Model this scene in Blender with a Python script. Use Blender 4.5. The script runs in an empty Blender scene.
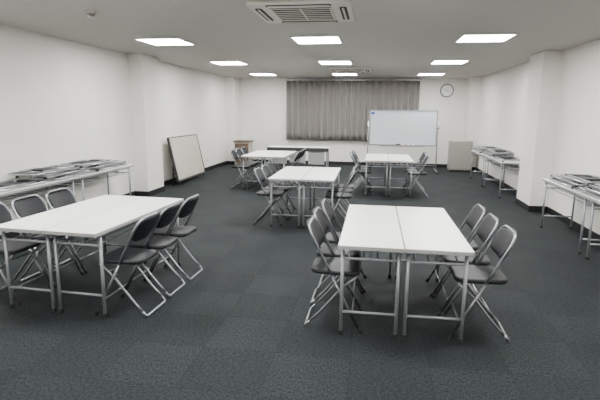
import bpy, bmesh, math, random
from mathutils import Vector, Matrix, Euler
random.seed(4)
COL=bpy.context.scene.collection

# ------------------------------------------------------------ camera
f=480; r=math.radians(0.6)
u0=75*math.cos(r)-88*math.sin(r); v0=75*math.sin(r)+88*math.cos(r)
p=math.atan(v0/f); a=math.atan(u0/f*math.cos(p))
F=Vector((-math.sin(a)*math.cos(p),math.cos(a)*math.cos(p),-math.sin(p)))
R=Vector((math.cos(a),math.sin(a),0)); U=R.cross(F)
R2=R*math.cos(r)+U*math.sin(r); U2=U*math.cos(r)-R*math.sin(r)
cd=bpy.data.cameras.new("camera"); cam=bpy.data.objects.new("camera",cd); COL.objects.link(cam)
cd.sensor_width=36; cd.lens=36*f/600; cd.clip_start=0.02
M=Matrix((R2,U2,-F)).transposed().to_4x4(); M.translation=Vector((0,0,1.6)); cam.matrix_world=M
bpy.context.scene.camera=cam

# ------------------------------------------------------------ materials
def mat(name,col,rough=0.5,metal=0.0,noise=0.0,nscale=20,bump=0.0,bscale=200,emit=None,spec=None):
    m=bpy.data.materials.new(name); m.use_nodes=True; nt=m.node_tree
    b=nt.nodes["Principled BSDF"]
    b.inputs["Roughness"].default_value=rough; b.inputs["Metallic"].default_value=metal
    if spec is not None: b.inputs["Specular IOR Level"].default_value=spec
    c=(*col,1)
    b.inputs["Base Color"].default_value=c
    tc=nt.nodes.new("ShaderNodeTexCoord")
    if noise>0:
        n=nt.nodes.new("ShaderNodeTexNoise"); n.inputs["Scale"].default_value=nscale; n.inputs["Detail"].default_value=4
        nt.links.new(tc.outputs["Object"],n.inputs["Vector"])
        rp=nt.nodes.new("ShaderNodeValToRGB")
        rp.color_ramp.elements[0].position=.3; rp.color_ramp.elements[1].position=.7
        rp.color_ramp.elements[0].color=tuple([x*(1-noise) for x in col])+(1,)
        rp.color_ramp.elements[1].color=tuple([min(1,x*(1+noise)) for x in col])+(1,)
        nt.links.new(n.outputs["Fac"],rp.inputs["Fac"]); nt.links.new(rp.outputs["Color"],b.inputs["Base Color"])
    if bump>0:
        n=nt.nodes.new("ShaderNodeTexNoise"); n.inputs["Scale"].default_value=bscale
        nt.links.new(tc.outputs["Object"],n.inputs["Vector"])
        bp=nt.nodes.new("ShaderNodeBump"); bp.inputs["Strength"].default_value=bump; bp.inputs["Distance"].default_value=0.003
        nt.links.new(n.outputs["Fac"],bp.inputs["Height"]); nt.links.new(bp.outputs["Normal"],b.inputs["Normal"])
    if emit:
        b.inputs["Emission Color"].default_value=(*emit[0],1); b.inputs["Emission Strength"].default_value=emit[1]
    return m
M_wall=mat("wall_paper",(.795,.775,.73),.85,noise=.02,nscale=3,bump=.25,bscale=120)
M_ceil=mat("ceiling_board",(.46,.445,.42),.9,noise=.02,nscale=5,bump=.2,bscale=90)
M_black=mat("black_vinyl",(.008,.008,.010),.5,noise=.1)
M_top=mat("white_melamine",(.96,.965,.93),.32,noise=.01,nscale=6)
M_edge=mat("grey_edge_band",(.36,.36,.35),.5,noise=.03)
M_leg=mat("silver_grey_paint",(.32,.33,.35),.36,metal=.45,noise=.03)
M_chrome=mat("chrome_tube",(.30,.31,.33),.30,metal=.95,noise=.02)
M_pad=mat("black_vinyl_padding",(.012,.013,.016),.48,noise=.08,bump=.15,bscale=300,spec=.28)
M_cap=mat("black_rubber",(.012,.012,.012),.7,noise=.1)
M_curt=mat("grey_curtain_cloth",(.225,.212,.202),.95,noise=.03,nscale=8,spec=.1)
M_alu=mat("aluminium",(.36,.37,.38),.35,metal=.8,noise=.03)
M_tube=mat("steel_tube",(.42,.43,.45),.3,metal=.85,noise=.03)
M_board=mat("whiteboard_enamel",(.80,.86,.92),.16,noise=.01,nscale=3)
M_wood=mat("dull_brown_wood",(.13,.085,.06),.6,noise=.25,nscale=12)
M_beige=mat("beige_panel",(.48,.445,.385),.55,noise=.04,nscale=5)
M_pale=mat("pale_grey_laminate",(.33,.33,.32),.5,noise=.02)
M_cab=mat("grey_beige_steel",(.30,.285,.26),.5,noise=.03)
M_grey=mat("warm_grey_steel",(.26,.25,.23),.5,noise=.03)
M_dgrey=mat("dark_grey_plastic",(.03,.03,.03),.6,noise=.05)
M_rim=mat("dark_silver_rim",(.08,.08,.08),.4,metal=.5,noise=.05)
M_white=mat("white_plastic",(.86,.85,.83),.45,noise=.01)
M_acw=mat("air_conditioner_plastic",(.62,.595,.55),.45,noise=.01)
M_slot=mat("dark_vent",(.012,.012,.012),.8,noise=.1)
M_emit=mat("lamp_diffuser",(.9,.9,.9),.5,noise=.0,emit=((1,1,.975),64))
M_blue=mat("blue_plastic",(.02,.08,.5),.4,noise=.03)
M_red=mat("red_plastic",(.5,.04,.03),.4,noise=.03)

def carpet():
    m=bpy.data.materials.new("carpet_tiles"); m.use_nodes=True; nt=m.node_tree; b=nt.nodes["Principled BSDF"]
    b.inputs["Roughness"].default_value=.8; b.inputs["Specular IOR Level"].default_value=.2
    K=nt.links.new
    def math_(op,x,y=None,vy=None):
        n=nt.nodes.new("ShaderNodeMath"); n.operation=op; K(x,n.inputs[0])
        if y is not None: K(y,n.inputs[1])
        if vy is not None: n.inputs[1].default_value=vy
        return n.outputs[0]
    tc=nt.nodes.new("ShaderNodeTexCoord")
    mp=nt.nodes.new("ShaderNodeMapping"); mp.inputs["Location"].default_value=(.1,.07,.13)
    K(tc.outputs["Object"],mp.inputs["Vector"])
    ck=nt.nodes.new("ShaderNodeTexChecker"); ck.inputs["Scale"].default_value=2.0
    ck.inputs["Color1"].default_value=(.0134,.0168,.0182,1); ck.inputs["Color2"].default_value=(.0160,.0198,.0213,1)
    K(mp.outputs["Vector"],ck.inputs["Vector"])
    vm=nt.nodes.new("ShaderNodeVectorMath"); vm.operation='SCALE'; vm.inputs["Scale"].default_value=2.0
    fl=nt.nodes.new("ShaderNodeVectorMath"); fl.operation='FLOOR'
    K(mp.outputs["Vector"],vm.inputs[0]); K(vm.outputs[0],fl.inputs[0])
    wn=nt.nodes.new("ShaderNodeTexWhiteNoise"); wn.noise_dimensions='3D'; K(fl.outputs[0],wn.inputs["Vector"])
    outs=[]
    for sc_ in ((105,42,50),(42,105,50)):
        m2=nt.nodes.new("ShaderNodeMapping"); m2.inputs["Scale"].default_value=sc_; K(tc.outputs["Object"],m2.inputs["Vector"])
        n=nt.nodes.new("ShaderNodeTexNoise"); n.inputs["Scale"].default_value=1.0; n.inputs["Detail"].default_value=5; n.inputs["Roughness"].default_value=.85
        K(m2.outputs[0],n.inputs["Vector"]); outs.append(n)
    mx=nt.nodes.new("ShaderNodeMix"); mx.data_type='FLOAT'
    K(ck.outputs["Fac"],mx.inputs[0]); K(outs[0].outputs["Fac"],mx.inputs[2]); K(outs[1].outputs["Fac"],mx.inputs[3])
    mr=nt.nodes.new("ShaderNodeMapRange"); mr.inputs["From Min"].default_value=.38; mr.inputs["From Max"].default_value=.62
    mr.inputs["To Min"].default_value=0; mr.inputs["To Max"].default_value=2.3
    K(mx.outputs[0],mr.inputs["Value"])
    mr2=nt.nodes.new("ShaderNodeMapRange"); mr2.inputs["To Min"].default_value=.94; mr2.inputs["To Max"].default_value=1.06
    K(wn.outputs["Value"],mr2.inputs["Value"])
    mu=math_('MULTIPLY',mr.outputs[0],mr2.outputs[0])
    fr=nt.nodes.new("ShaderNodeVectorMath"); fr.operation='FRACTION'; K(vm.outputs[0],fr.inputs[0])
    sx=nt.nodes.new("ShaderNodeSeparateXYZ"); K(fr.outputs[0],sx.inputs[0])
    def edge(o):
        return math_('GREATER_THAN',math_('ABSOLUTE',math_('SUBTRACT',o,vy=.5)),vy=.491)
    ed=math_('MAXIMUM',edge(sx.outputs[0]),edge(sx.outputs[1]))
    em=math_('SUBTRACT',math_('MULTIPLY',ed,vy=-.25),vy=-1.0)
    mu=math_('MULTIPLY',mu,em)
    sc=nt.nodes.new("ShaderNodeVectorMath"); sc.operation='SCALE'
    K(ck.outputs["Color"],sc.inputs[0]); K(mu,sc.inputs["Scale"])
    K(sc.outputs[0],b.inputs["Base Color"])
    bp=nt.nodes.new("ShaderNodeBump"); bp.inputs["Strength"].default_value=.45; bp.inputs["Distance"].default_value=.005
    K(mx.outputs[0],bp.inputs["Height"]); K(bp.outputs["Normal"],b.inputs["Normal"])
    return m
M_carpet=carpet()

# ------------------------------------------------------------ mesh helpers
def box(bm,x0,x1,y0,y1,z0,z1,rot=None,piv=None):
    vs=[bm.verts.new((x,y,z)) for x in (x0,x1) for y in (y0,y1) for z in (z0,z1)]
    for q in ((0,1,3,2),(4,6,7,5),(0,4,5,1),(2,3,7,6),(0,2,6,4),(1,5,7,3)):
        bm.faces.new([vs[i] for i in q])
    return vs
def fillet(pts,rad,n=5):
    pts=[Vector(q) for q in pts]; out=[pts[0]]
    for i in range(1,len(pts)-1):
        A,B,C=pts[i-1],pts[i],pts[i+1]
        d1=(A-B); d2=(C-B); rr=min(rad,d1.length*.48,d2.length*.48)
        P=B+d1.normalized()*rr; Q=B+d2.normalized()*rr
        for k in range(n+1):
            t=k/n; out.append(P*(1-t)**2+B*2*t*(1-t)+Q*t*t)
    out.append(pts[-1]); return out
def tube(bm,pts,rad,seg=10):
    pts=[Vector(q) for q in pts]; rings=[]
    t0=(pts[1]-pts[0]).normalized()
    up=Vector((0,0,1)) if abs(t0.z)<.9 else Vector((1,0,0))
    nrm=t0.cross(up).normalized()
    for i,P in enumerate(pts):
        if i==0: t=pts[1]-pts[0]
        elif i==len(pts)-1: t=pts[-1]-pts[-2]
        else: t=(pts[i+1]-P).normalized()+(P-pts[i-1]).normalized()
        t.normalize(); nrm=(nrm-t*nrm.dot(t)).normalized(); bn=t.cross(nrm)
        rings.append([bm.verts.new(P+(nrm*math.cos(2*math.pi*k/seg)+bn*math.sin(2*math.pi*k/seg))*rad) for k in range(seg)])
    for A,B in zip(rings,rings[1:]):
        for k in range(seg):
            bm.faces.new((A[k],A[(k+1)%seg],B[(k+1)%seg],B[k]))
    bm.faces.new(rings[0][::-1]); bm.faces.new(rings[-1])
def prism(bm,outline,z0,z1):
    lo=[bm.verts.new((x,y,z0)) for x,y in outline]; hi=[bm.verts.new((x,y,z1)) for x,y in outline]
    n=len(lo); bm.faces.new(lo[::-1]); bm.faces.new(hi)
    for i in range(n): bm.faces.new((lo[i],lo[(i+1)%n],hi[(i+1)%n],hi[i]))
def rrect(w,h,rad,n=5):
    o=[]
    for cx,cy,s in ((w/2-rad,h/2-rad,0),(-w/2+rad,h/2-rad,90),(-w/2+rad,-h/2+rad,180),(w/2-rad,-h/2+rad,270)):
        for k in range(n+1):
            an=math.radians(s+90*k/n); o.append((cx+rad*math.cos(an),cy+rad*math.sin(an)))
    return o
def fin(name,bm,m,parent=None,bevel=0,smooth=False,loc=None):
    bmesh.ops.recalc_face_normals(bm,faces=bm.faces)
    me=bpy.data.meshes.new(name); bm.to_mesh(me); bm.free(); me.materials.append(m)
    o=bpy.data.objects.new(name,me); COL.objects.link(o)
    if smooth:
        for q in me.polygons: q.use_smooth=len(q.vertices)==4
    if bevel:
        md=o.modifiers.new("bevel",'BEVEL'); md.width=bevel; md.segments=2; md.limit_method='ANGLE'
    if parent: o.parent=parent
    if loc: o.location=loc
    return o
def bx(name,m,b,parent=None,bevel=0):
    bm=bmesh.new(); box(bm,*b); return fin(name,bm,m,parent,bevel)
def tb(name,m,pts,rad,parent=None,fr=0,seg=10):
    bm=bmesh.new(); tube(bm,fillet(pts,fr) if fr else pts,rad,seg); return fin(name,bm,m,parent,smooth=True)
def thing(name,label,cat,group=None):
    e=bpy.data.objects.new(name,None); e.empty_display_size=.1; COL.objects.link(e)
    e["label"]=label; e["category"]=cat
    if group: e["group"]=group
    return e
def dup(e,name=None):
    n=e.copy(); COL.objects.link(n)
    def rec(s,d):
        for c in list(s.children):
            k=c.copy(); COL.objects.link(k); k.parent=d; rec(c,k)
    rec(e,n); return n
first={}
def place(proto,loc,rz=0,label=None,group=None,rx=0,ry=0):
    if proto.name in first: o=dup(proto)
    else: o=proto; first[proto.name]=1
    o.location=loc; o.rotation_euler=(rx,ry,rz)
    if label: o["label"]=label
    if group: o["group"]=group
    return o
def struct(o): o["kind"]="structure"; return o

# ------------------------------------------------------------ room
XL,XR,YB,YF,ZC=-4.4,2.87,14.7,-1.6,2.57
struct(bx("floor",M_carpet,(XL-.1,XR+.1,YF-.1,YB+.1,-.1,0)))
struct(bx("ceiling",M_ceil,(XL-.1,XR+.1,YF-.1,YB+.1,ZC,ZC+.1)))
struct(bx("wall_left",M_wall,(XL-.1,XL,YF-.1,YB+.1,0,ZC)))
struct(bx("wall_right",M_wall,(XR,XR+.1,YF-.1,YB+.1,0,ZC)))
struct(bx("wall_back",M_wall,(XL,XR,YB,YB+.1,0,ZC)))
struct(bx("wall_front",M_wall,(XL,XR,YF-.1,YF,0,ZC)))
PD=.28
PLF=[(8.30,8.98),(14.0,YB)]
PRT=[(8.30,9.05),(14.1,YB)]
n=1
for y0,y1 in PLF:
    struct(bx("trim_%d"%n,M_wall,(XL,XL+PD,y0,y1,0,ZC),bevel=.003)); n+=1
for y0,y1 in PRT:
    struct(bx("trim_%d"%n,M_wall,(XR-PD,XR,y0,y1,0,ZC),bevel=.003)); n+=1
t=.012; hb=.10
bm=bmesh.new()
box(bm,XL,XL+t,YF,PLF[0][0],0,hb); box(bm,XL,XL+t,PLF[0][1],PLF[1][0],0,hb)
for y0,y1 in PLF:
    box(bm,XL+PD,XL+PD+t,y0-t,y1+(t if y1<YB else 0),0,hb); box(bm,XL,XL+PD,y0-t,y0,0,hb)
    if y1<YB: box(bm,XL,XL+PD,y1,y1+t,0,hb)
struct(fin("baseboard_left",bm,M_black))
bm=bmesh.new()
box(bm,XR-t,XR,YF,PRT[0][0],0,hb); box(bm,XR-t,XR,PRT[0][1],PRT[1][0],0,hb)
for y0,y1 in PRT:
    box(bm,XR-PD-t,XR-PD,y0-t,y1,0,hb); box(bm,XR-PD,XR,y0-t,y0,0,hb)
struct(fin("baseboard_right",bm,M_black))
struct(bx("baseboard_back",M_black,(XL+PD+t,XR-PD-t,YB-t,YB,0,hb)))

# ------------------------------------------------------------ ceiling lights
def make_light():
    e=thing("ceiling_light","square recessed fluorescent ceiling light glowing white in the ceiling","light","recessed ceiling lights")
    s=.325
    bm=bmesh.new()
    for b in ((-s,s,-s,-s+.02),(-s,s,s-.02,s),(-s,-s+.02,-s+.02,s-.02),(s-.02,s,-s+.02,s-.02)): box(bm,*b,-.012,0)
    fin("light_frame",bm,M_white,e)
    bx("diffuser",M_emit,(-s+.02,s-.02,-s+.02,s-.02,-.008,0),e)
    return e
L=make_light()
for y in (.6,3.7,6.85,9.95,13.05):
    for x in (-3.02,-.82,1.38):
        place(L,(x,y,ZC))

# ------------------------------------------------------------ air conditioners
def make_ac():
    e=thing("ceiling_air_conditioner","white four-way cassette air conditioner set in the ceiling with slatted grille","air conditioner")
    bm=bmesh.new(); prism(bm,rrect(.95,.95,.05),-.035,0); fin("panel",bm,M_acw,e,bevel=.01)
    for k in range(4):
        bm=bmesh.new(); prism(bm,rrect(.60,.065,.03),-.040,-.034); o=fin("air_outlet",bm,M_slot,e)
        an=k*math.pi/2; o.rotation_euler=(0,0,an); o.location=(-math.sin(an)*-.395,math.cos(an)*-.395,0)
        bm=bmesh.new(); box(bm,-.28,.28,-.010,.010,-.045,-.040); o=fin("louver",bm,M_acw,e)
        o.rotation_euler=(0,0,an); o.location=(-math.sin(an)*-.395,math.cos(an)*-.395,0)
    bx("intake_recess",M_slot,(-.29,.29,-.29,.29,-.038,-.034),e)
    bm=bmesh.new()
    for i in range(7):
        y=-.27+i*.09; box(bm,-.28,.28,y-.009,y+.009,-.044,-.038)
    for x in (-.28,0,.28): box(bm,x-.008,x+.008,-.286,.286,-.045,-.038)
    fin("intake_grille",bm,M_acw,e)
    return e
AC=make_ac()
place(AC,(-.72,4.90,ZC)); place(AC,(-.6,11.6,ZC))
def disc(bm,rad,z0,z1,n=24,rad2=None):
    rad2=rad2 or rad
    lo=[bm.verts.new((rad*math.cos(2*math.pi*k/n),rad*math.sin(2*math.pi*k/n),z0)) for k in range(n)]
    hi=[bm.verts.new((rad2*math.cos(2*math.pi*k/n),rad2*math.sin(2*math.pi*k/n),z1)) for k in range(n)]
    bm.faces.new(lo[::-1]); bm.faces.new(hi)
    for k in range(n): bm.faces.new((lo[k],lo[(k+1)%n],hi[(k+1)%n],hi[k]))
e=thing("smoke_detector","small round white smoke detector on the ceiling","smoke detector")
bm=bmesh.new(); disc(bm,.055,-.02,0,24); fin("base",bm,M_acw,e)
bm=bmesh.new(); disc(bm,.03,-.05,-.02,24,.045); fin("sensor_head",bm,M_grey,e)
e.location=(-2.89,4.75,ZC)

# ------------------------------------------------------------ chair
def make_chair():
    e=thing("folding_chair","tubular chrome folding chair with black padded seat and backrest","chair")
    w=.187; rt=.010
    def fp(z):
        return .20-.22*(z/.43) if z<.43 else -.02-.19*((z-.43)/.37)
    for s in (-1,1):
        l=tb("leg",M_chrome,[(s*w,fp(.02),.014),(s*w,fp(.43),.43)],rt,e)
        tb("foot_cap",M_cap,[(s*w,fp(0)+.004,.0),(s*w,fp(.035),.035)],rt+.004,l)
    tb("backrest_frame",M_chrome,[(-w,fp(.42),.42),(-w,fp(.60),.60),(-w,fp(.785),.785),(w,fp(.785),.785),(w,fp(.60),.60),(w,fp(.42),.42)],rt,e,fr=.11)
    w2=.162
    for s in (-1,1):
        l=tb("leg",M_chrome,[(s*w2,-.18,.05),(s*w2,-.10,.135),(s*w2,.06,.335),(s*w2,.16,.418)],rt,e,fr=.06)
        tb("hinge_plate",M_chrome,[(s*(w2-.002),.015,.345),(s*w,.015,.345)],.014,l)
    tb("ground_bar",M_chrome,[(-w2,-.180,.05),(-w2,-.215,.011),(w2,-.215,.011),(w2,-.180,.05)],rt,e,fr=.06)
    tb("stretcher",M_chrome,[(-w,fp(.13),.13),(w,fp(.13),.13)],.007,e)
    tb("stretcher",M_chrome,[(-w2,.085,.356),(w2,.085,.356)],.007,e)
    bm=bmesh.new(); o=[]
    for x,y in rrect(.365,.37,.075,6): o.append((x*(.97+.10*(y/.37)),y+.0))
    prism(bm,o,.424,.458); s=fin("seat",bm,M_pad,e,bevel=.014,smooth=False)
    bm=bmesh.new(); nx,nz=14,8; g={}
    for side in (0,1):
        for i in range(nx+1):
            for j in range(nz+1):
                u=i/nx*2-1; v=j/nz*2-1
                x=u*.182*(1-.15*v*v*abs(u)**3); z=.690+v*.097*(1-.34*abs(u)**3.5)
                y=fp(z)-.034*(1-u*u)+.008+(-.014 if side else .014)*(1-.7*max(abs(u),abs(v))**5)
                g[side,i,j]=bm.verts.new((x,y,z))
    for i in range(nx):
        for j in range(nz):
            for side in (0,1): bm.faces.new([g[side,i,j],g[side,i+1,j],g[side,i+1,j+1],g[side,i,j+1]])
    for i in range(nx):
        for j in (0,nz): bm.faces.new([g[0,i,j],g[0,i+1,j],g[1,i+1,j],g[1,i,j]])
    for j in range(nz):
        for i in (0,nx): bm.faces.new([g[0,i,j],g[0,i,j+1],g[1,i,j+1],g[1,i,j]])
    fin("backrest",bm,M_pad,e,smooth=True)
    return e
CH=make_chair()

def make_flat_chair():
    e=thing("folded_chair","chrome folding chair folded flat with black pads","folded chair")
    w=.19
    tb("outer_frame",M_tube,[(-w,-.46,.014),(-w,.42,.018),(w,.42,.018),(w,-.46,.014)],.013,e,fr=.09)
    w2=.155
    tb("inner_frame",M_tube,[(-w2,.22,.034),(-w2,-.42,.034),(w2,-.42,.034),(w2,.22,.034)],.013,e,fr=.04)
    for s in (-1,1): tb("foot_cap",M_cap,[(s*w,-.485,.0155),(s*w,-.45,.0155)],.0145,e)
    for y in (-.33,-.24,.20): tb("stretcher",M_tube,[(-w,y,.016),(w,y,.016)],.009,e)
    bm=bmesh.new(); prism(bm,rrect(.25,.27,.06,6),.020,.042); o=fin("seat",bm,M_pad,e,bevel=.01); o.location=(0,-.04,0)
    bm=bmesh.new(); prism(bm,rrect(.33,.12,.05,6),.008,.030); o=fin("backrest",bm,M_pad,e,bevel=.008); o.location=(0,.32,0)
    return e
FC=make_flat_chair()

# ------------------------------------------------------------ folding table
TW,TL,TH=.45,1.5,.70
def make_table():
    e=thing("folding_table","long folding table with white top and grey steel legs","table")
    bm=bmesh.new(); box(bm,-TW/2+.004,TW/2-.004,-TL/2+.004,TL/2-.004,TH-.026,TH); fin("tabletop",bm,M_top,e,bevel=.004)
    bm=bmesh.new(); d=.004
    for b in ((-TW/2,-TW/2+d,-TL/2,TL/2),(TW/2-d,TW/2,-TL/2,TL/2),(-TW/2+d,TW/2-d,-TL/2,-TL/2+d),(-TW/2+d,TW/2-d,TL/2-d,TL/2)): box(bm,*b,TH-.028,TH-.003)
    fin("edge_band",bm,M_edge,e)
    lx,ly=TW/2-.03,TL/2-.10
    for sx in (-1,1):
        for sy in (-1,1):
            l=tb("leg",M_leg,[(sx*lx,sy*ly,.02),(sx*lx,sy*ly,TH-.028)],.013,e,seg=12)
            bx("foot_cap",M_cap,(sx*lx-.015,sx*lx+.015,sy*ly-.015,sy*ly+.015,0,.035),l,.004)
    for sy in (-1,1):
        tb("crossbar",M_leg,[(-lx,sy*ly,.18),(lx,sy*ly,.18)],.010,e)
        tb("crossbar",M_leg,[(-lx,sy*ly,TH-.12),(lx,sy*ly,TH-.12)],.010,e)
        tb("folding_brace",M_leg,[(0,sy*(ly-.005),TH-.12),(0,sy*(ly-.22),TH-.03)],.006,e)
    for x in (-.15,-.05,.05,.15):
        tb("shelf_rod",M_leg,[(x,-ly,TH-.12),(x,ly,TH-.12)],.006,e,seg=6)
    bx("side_rail",M_leg,(-lx-.008,-lx+.008,-ly+.02,ly-.02,TH-.050,TH-.028),e)
    bx("side_rail",M_leg,(lx-.008,lx+.008,-ly+.02,ly-.02,TH-.050,TH-.028),e)
    return e
TBL=make_table()

def cluster(xc,y0,rot,lefts,rights,twist=0):
    C=Vector((xc,y0+TL/2,0)); Rm=Matrix.Rotation(rot,3,'Z')
    def w(dx,dy):
        return C+Rm@Vector((dx,dy,0))
    for sx in (-1,1):
        place(TBL,w(sx*(TW/2+.002),0),rot,label="white-topped folding table joined side by side with another",group="tables pushed together in pairs")
    for face,lst in ((1,lefts),(-1,rights)):
        for dy,off in lst:
            rz=rot+(-math.pi/2 if face>0 else math.pi/2+twist)+random.uniform(-.015,.015)
            place(CH,w(-face*off,dy),rz,group="folding chairs around the tables",label="chrome folding chair with black pads tucked under a white table")
cluster(.235,3.18,0,[(-.41,.48),(.0,.49),(.41,.47)],[(-.41,.55),(.005,.53),(.42,.52)])
cluster(-2.41,3.17,-.05,[(-.41,.60),(.01,.59),(.43,.58)],[(-.425,.52),(-.005,.50),(.415,.50)],.03)
cluster(-.96,6.32,.01,[(-.41,.48),(.0,.47),(.41,.48)],[(-.41,.50),(.0,.49),(.41,.51)])
cluster(-2.2,9.4,0,[(-.41,.52),(.01,.53),(.415,.52)],[(-.41,.5),(.0,.5),(.41,.5)])
cluster(.30,9.15,0,[(-.41,.52),(.0,.54),(.41,.52)],[(-.41,.55),(.0,.54),(.41,.56)])

# ------------------------------------------------------------ tables along walls, folded chairs on top
for x,ys in ((-4.15,(6.68,5.17)),(2.60,(10.15,11.66)),(2.60,(6.45,4.94))):
    for y in ys: place(TBL,(x,y,0),0,label="white folding table against the wall carrying folded chairs",group="tables along the walls")
def flat(x,y,layer,flip):
    place(FC,(x+random.uniform(-.01,.01),y,TH+.050*layer+.002),(math.pi if flip else 0)+random.uniform(-.02,.02),
          label="folded chrome chair lying flat on a table by the wall",group="folded chairs on the wall tables")
for x,y1,nb in ((-4.15,7.42,3),(2.60,12.40,3),(2.60,7.19,3)):
    for k in range(nb): flat(x,y1-.52-.98*k,0,k%2)
    for k in range(nb-1): flat(x,y1-.70-.98*k,1,(k+1)%2)
    for k in range(nb-1): flat(x,y1-.92-.98*k,2,k%2)

# ------------------------------------------------------------ curtain
def curtain(name,x0,x1,z0,z1,e):
    bm=bmesh.new(); n=int((x1-x0)*120); cols=[]
    for i in range(n+1):
        x=x0+(x1-x0)*i/n; c=[]
        for j in range(9):
            z=z0+(z1-z0)*j/8; amp=.040+.008*(1-j/8)
            y=YB-.10-amp*math.sin(x*2*math.pi/.18+.3*math.sin(x*3.1)+.10*math.sin(j*.4+x))
            c.append(bm.verts.new((x,y,z)))
        cols.append(c)
    for A,B in zip(cols,cols[1:]):
        for j in range(8): bm.faces.new((A[j],B[j],B[j+1],A[j+1]))
    o=fin(name,bm,M_curt,e,smooth=True)
    sm=o.modifiers.new("s",'SOLIDIFY'); sm.thickness=.003
    return o
e=thing("curtain","pleated grey cloth curtains drawn closed on the end wall","curtain")
curtain("curtain_panel",-2.66,-.72,.74,2.50,e); curtain("curtain_panel",-.71,1.26,.74,2.50,e)
bx("curtain_rail",M_alu,(-2.7,1.3,YB-.13,YB-.07,2.50,2.54),e)
for x in (-2.6,-.73,1.17): bx("rail_bracket",M_alu,(x,x+.03,YB-.1,YB,2.54,2.56),e)

# ------------------------------------------------------------ clock
e=thing("wall_clock","round white clock with dark rim hung on the end wall","clock")
def disc_y(name,rad,y0,y1,m,n=36):
    bm=bmesh.new(); disc(bm,rad,0,y1-y0,n); o=fin(name,bm,m,e); o.rotation_euler=(math.pi/2,0,0); o.location=(0,-y0,0); return o
disc_y("clock_rim",.19,0,.03,M_rim); disc_y("clock_face",.165,.030,.034,M_white)
bm=bmesh.new()
for k in range(12):
    an=k*math.pi/6; c=Matrix.Rotation(an,4,'Y')
    for v in box(bm,-.004,.004,-.037,-.034,.135,.155): v.co=c@v.co
fin("hour_marks",bm,M_cap,e)
for nm,ln,wd,an in (("hour_hand",.08,.006,-62),("minute_hand",.125,.004,130)):
    bm=bmesh.new(); c=Matrix.Rotation(math.radians(an),4,'Y')
    for v in box(bm,-wd,wd,-.041,-.038,-.02,ln): v.co=c@v.co
    fin(nm,bm,M_cap,e)
e.location=(2.03,YB,2.23)

# ------------------------------------------------------------ whiteboard
e=thing("whiteboard","mobile whiteboard in aluminium frame on a caster stand","whiteboard")
W=.89; z0,z1=.72,1.66
bx("writing_surface",M_board,(-W+.02,W-.02,-.012,.012,z0+.02,z1-.02),e)
bm=bmesh.new()
for b in ((-W,W,-.02,.02,z0,z0+.03),(-W,W,-.02,.02,z1-.03,z1),(-W,-W+.03,-.02,.02,z0+.03,z1-.03),(W-.03,W,-.02,.02,z0+.03,z1-.03)): box(bm,*b)
fin("board_frame",bm,M_alu,e,bevel=.003)
bx("marker_tray",M_alu,(-.60,.60,-.09,-.02,z0-.02,z0+.01),e)
for s in (-1,1):
    tb("stand_post",M_alu,[(s*(W+.02),0,.07),(s*(W+.02),0,1.35)],.018,e)
    ft=tb("stand_foot",M_alu,[(s*(W+.02),-.28,.075),(s*(W+.02),.28,.075)],.018,e)
    for q in (-1,1):
        bm=bmesh.new(); disc(bm,.028,-.01,.01,16); c=fin("caster",bm,M_cap,ft); c.rotation_euler=(0,math.pi/2,0); c.location=(s*(W+.02),q*.26,.028)
        tb("caster_stem",M_alu,[(s*(W+.02),q*.26,.03),(s*(W+.02),q*.26,.075)],.008,ft)
    tb("pivot_knob",M_cap,[(s*(W-.02),0,1.2),(s*(W+.05),0,1.2)],.02,e)
tb("crossbar",M_alu,[(-W-.02,0,.20),(W+.02,0,.20)],.016,e)
e.location=(.75,13.2,0)
e=thing("board_magnet","small blue magnet stuck on the upper corner of the whiteboard","magnet")
bm=bmesh.new(); prism(bm,rrect(.09,.06,.02),0,.012); fin("magnet_body",bm,M_blue,e,bevel=.003)
bm=bmesh.new(); prism(bm,rrect(.05,.03,.01),.012,.018); fin("magnet_grip",bm,M_blue,e)
e.rotation_euler=(math.pi/2,0,0); e.location=(-.05,13.188,1.57)
er=thing("whiteboard_eraser","dark whiteboard eraser resting on the marker tray","eraser")
bx("handle",M_dgrey,(-.06,.06,-.025,.025,.018,.04),er,.004); bx("felt_pad",M_grey,(-.06,.06,-.025,.025,0,.018),er)
er.location=(.64,13.145,.7305)
for i,(m,c) in enumerate(((M_red,"red"),(M_blue,"blue"),(M_cap,"black"))):
    k=thing("marker","%s whiteboard marker lying on the marker tray"%c,"marker")
    tb("barrel",M_white,[(-.05,0,.009),(.03,0,.009)],.008,k); tb("pen_cap",m,[(.03,0,.009),(.06,0,.009)],.009,k)
    k.location=(.78+i*.14,13.15,.7305)

# ------------------------------------------------------------ lecturer table in front of curtain
e=thing("lecture_table","long table with dark front apron standing before the curtains","table")
bx("tabletop",M_top,(-.78,.78,-.25,.25,.672,.70),e,.003)
bx("front_apron",M_dgrey,(-.785,.785,-.262,-.25,.61,.695),e)
for sx in (-1,1):
    for sy in (-1,1):
        bx("leg",M_leg,(sx*.74-.015,sx*.74+.015,sy*.2-.015,sy*.2+.015,0,.672),e)
    bx("crossbar",M_leg,(sx*.74-.01,sx*.74+.01,-.19,.19,.15,.18),e)
for c in (-.48,0,.48): bx("modesty_panel",M_pale,(c-.205,c+.205,-.225,-.215,.28,.62),e)
bx("crossbar",M_leg,(-.72,.72,-.215,-.195,.60,.64),e)
e.location=(-1.90,12.25,0)

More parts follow.
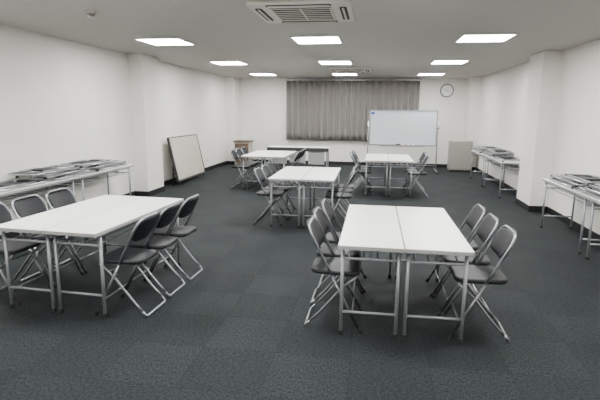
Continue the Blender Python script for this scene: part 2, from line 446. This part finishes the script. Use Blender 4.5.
e=thing("side_cabinet","small low cabinet with dull brown wooden top in the room corner","cabinet")
bx("body",M_beige,(-.22,.22,-.2,.2,.03,.70),e,.004); bx("plinth",M_black,(-.21,.21,-.19,.19,0,.03),e)
bx("countertop",M_wood,(-.25,.25,-.23,.23,.70,.74),e,.004)
d=bx("door",M_wood,(-.20,.20,-.215,-.2,.08,.66),e,.003); tb("handle",M_alu,[(.15,-.225,.40),(.15,-.225,.50)],.006,d)
e.location=(-3.78,13.75,0)

e=thing("storage_cabinet","low plain grey-beige steel storage cabinet near the end wall","cabinet")
bx("body",M_cab,(-.29,.29,-.2,.2,.05,.84),e,.004); bx("plinth",M_black,(-.28,.28,-.19,.19,0,.05),e)
d=bx("door",M_cab,(-.26,.26,-.212,-.2,.08,.81),e,.003)
tb("handle",M_alu,[(.22,-.224,.45),(.22,-.224,.55)],.006,d)
e.location=(2.37,13.85,0)

# ------------------------------------------------------------ leaning panel
e=thing("folding_panel_table","large beige folding panel on dark legs leaning toward the wall","panel table")
bm=bmesh.new(); box(bm,-.015,.015,-.80,.80,.10,1.00); fin("panel",bm,M_beige,e,bevel=.004)
bm=bmesh.new()
for b in ((-.024,.024,-.825,-.80,.085,1.005),(-.024,.024,.80,.825,.085,1.005),(-.024,.024,-.80,.80,1.0,1.02),(-.024,.024,-.80,.80,.06,.10)): box(bm,*b)
fin("panel_frame",bm,M_dgrey,e)
for y in (-.72,.72):
    tb("support_leg",M_dgrey,[(-.025,y,.85),(-.04,y,.5),(-.18,y,-.01)],.016,e)
    tb("foot",M_dgrey,[(0,y,.10),(0,y,.01)],.018,e)
tb("crossbar",M_dgrey,[(-.10,-.72,.25),(-.10,.72,.25)],.012,e)
e.location=(-4.06,10.40,0.03); e.rotation_euler=(0,-.21,0)

e=thing("wall_socket","white electrical wall socket low on the wall","socket")
bx("cover_plate",M_white,(0,.008,-.035,.035,-.06,.06),e,.002); bx("socket_insert",M_grey,(.008,.010,-.015,.015,-.03,.03),e)
e.location=(XL,12.3,.3)

w=bpy.data.worlds.new("world"); bpy.context.scene.world=w; w.use_nodes=True
w.node_tree.nodes["Background"].inputs[0].default_value=(.5,.5,.5,1); w.node_tree.nodes["Background"].inputs[1].default_value=.2
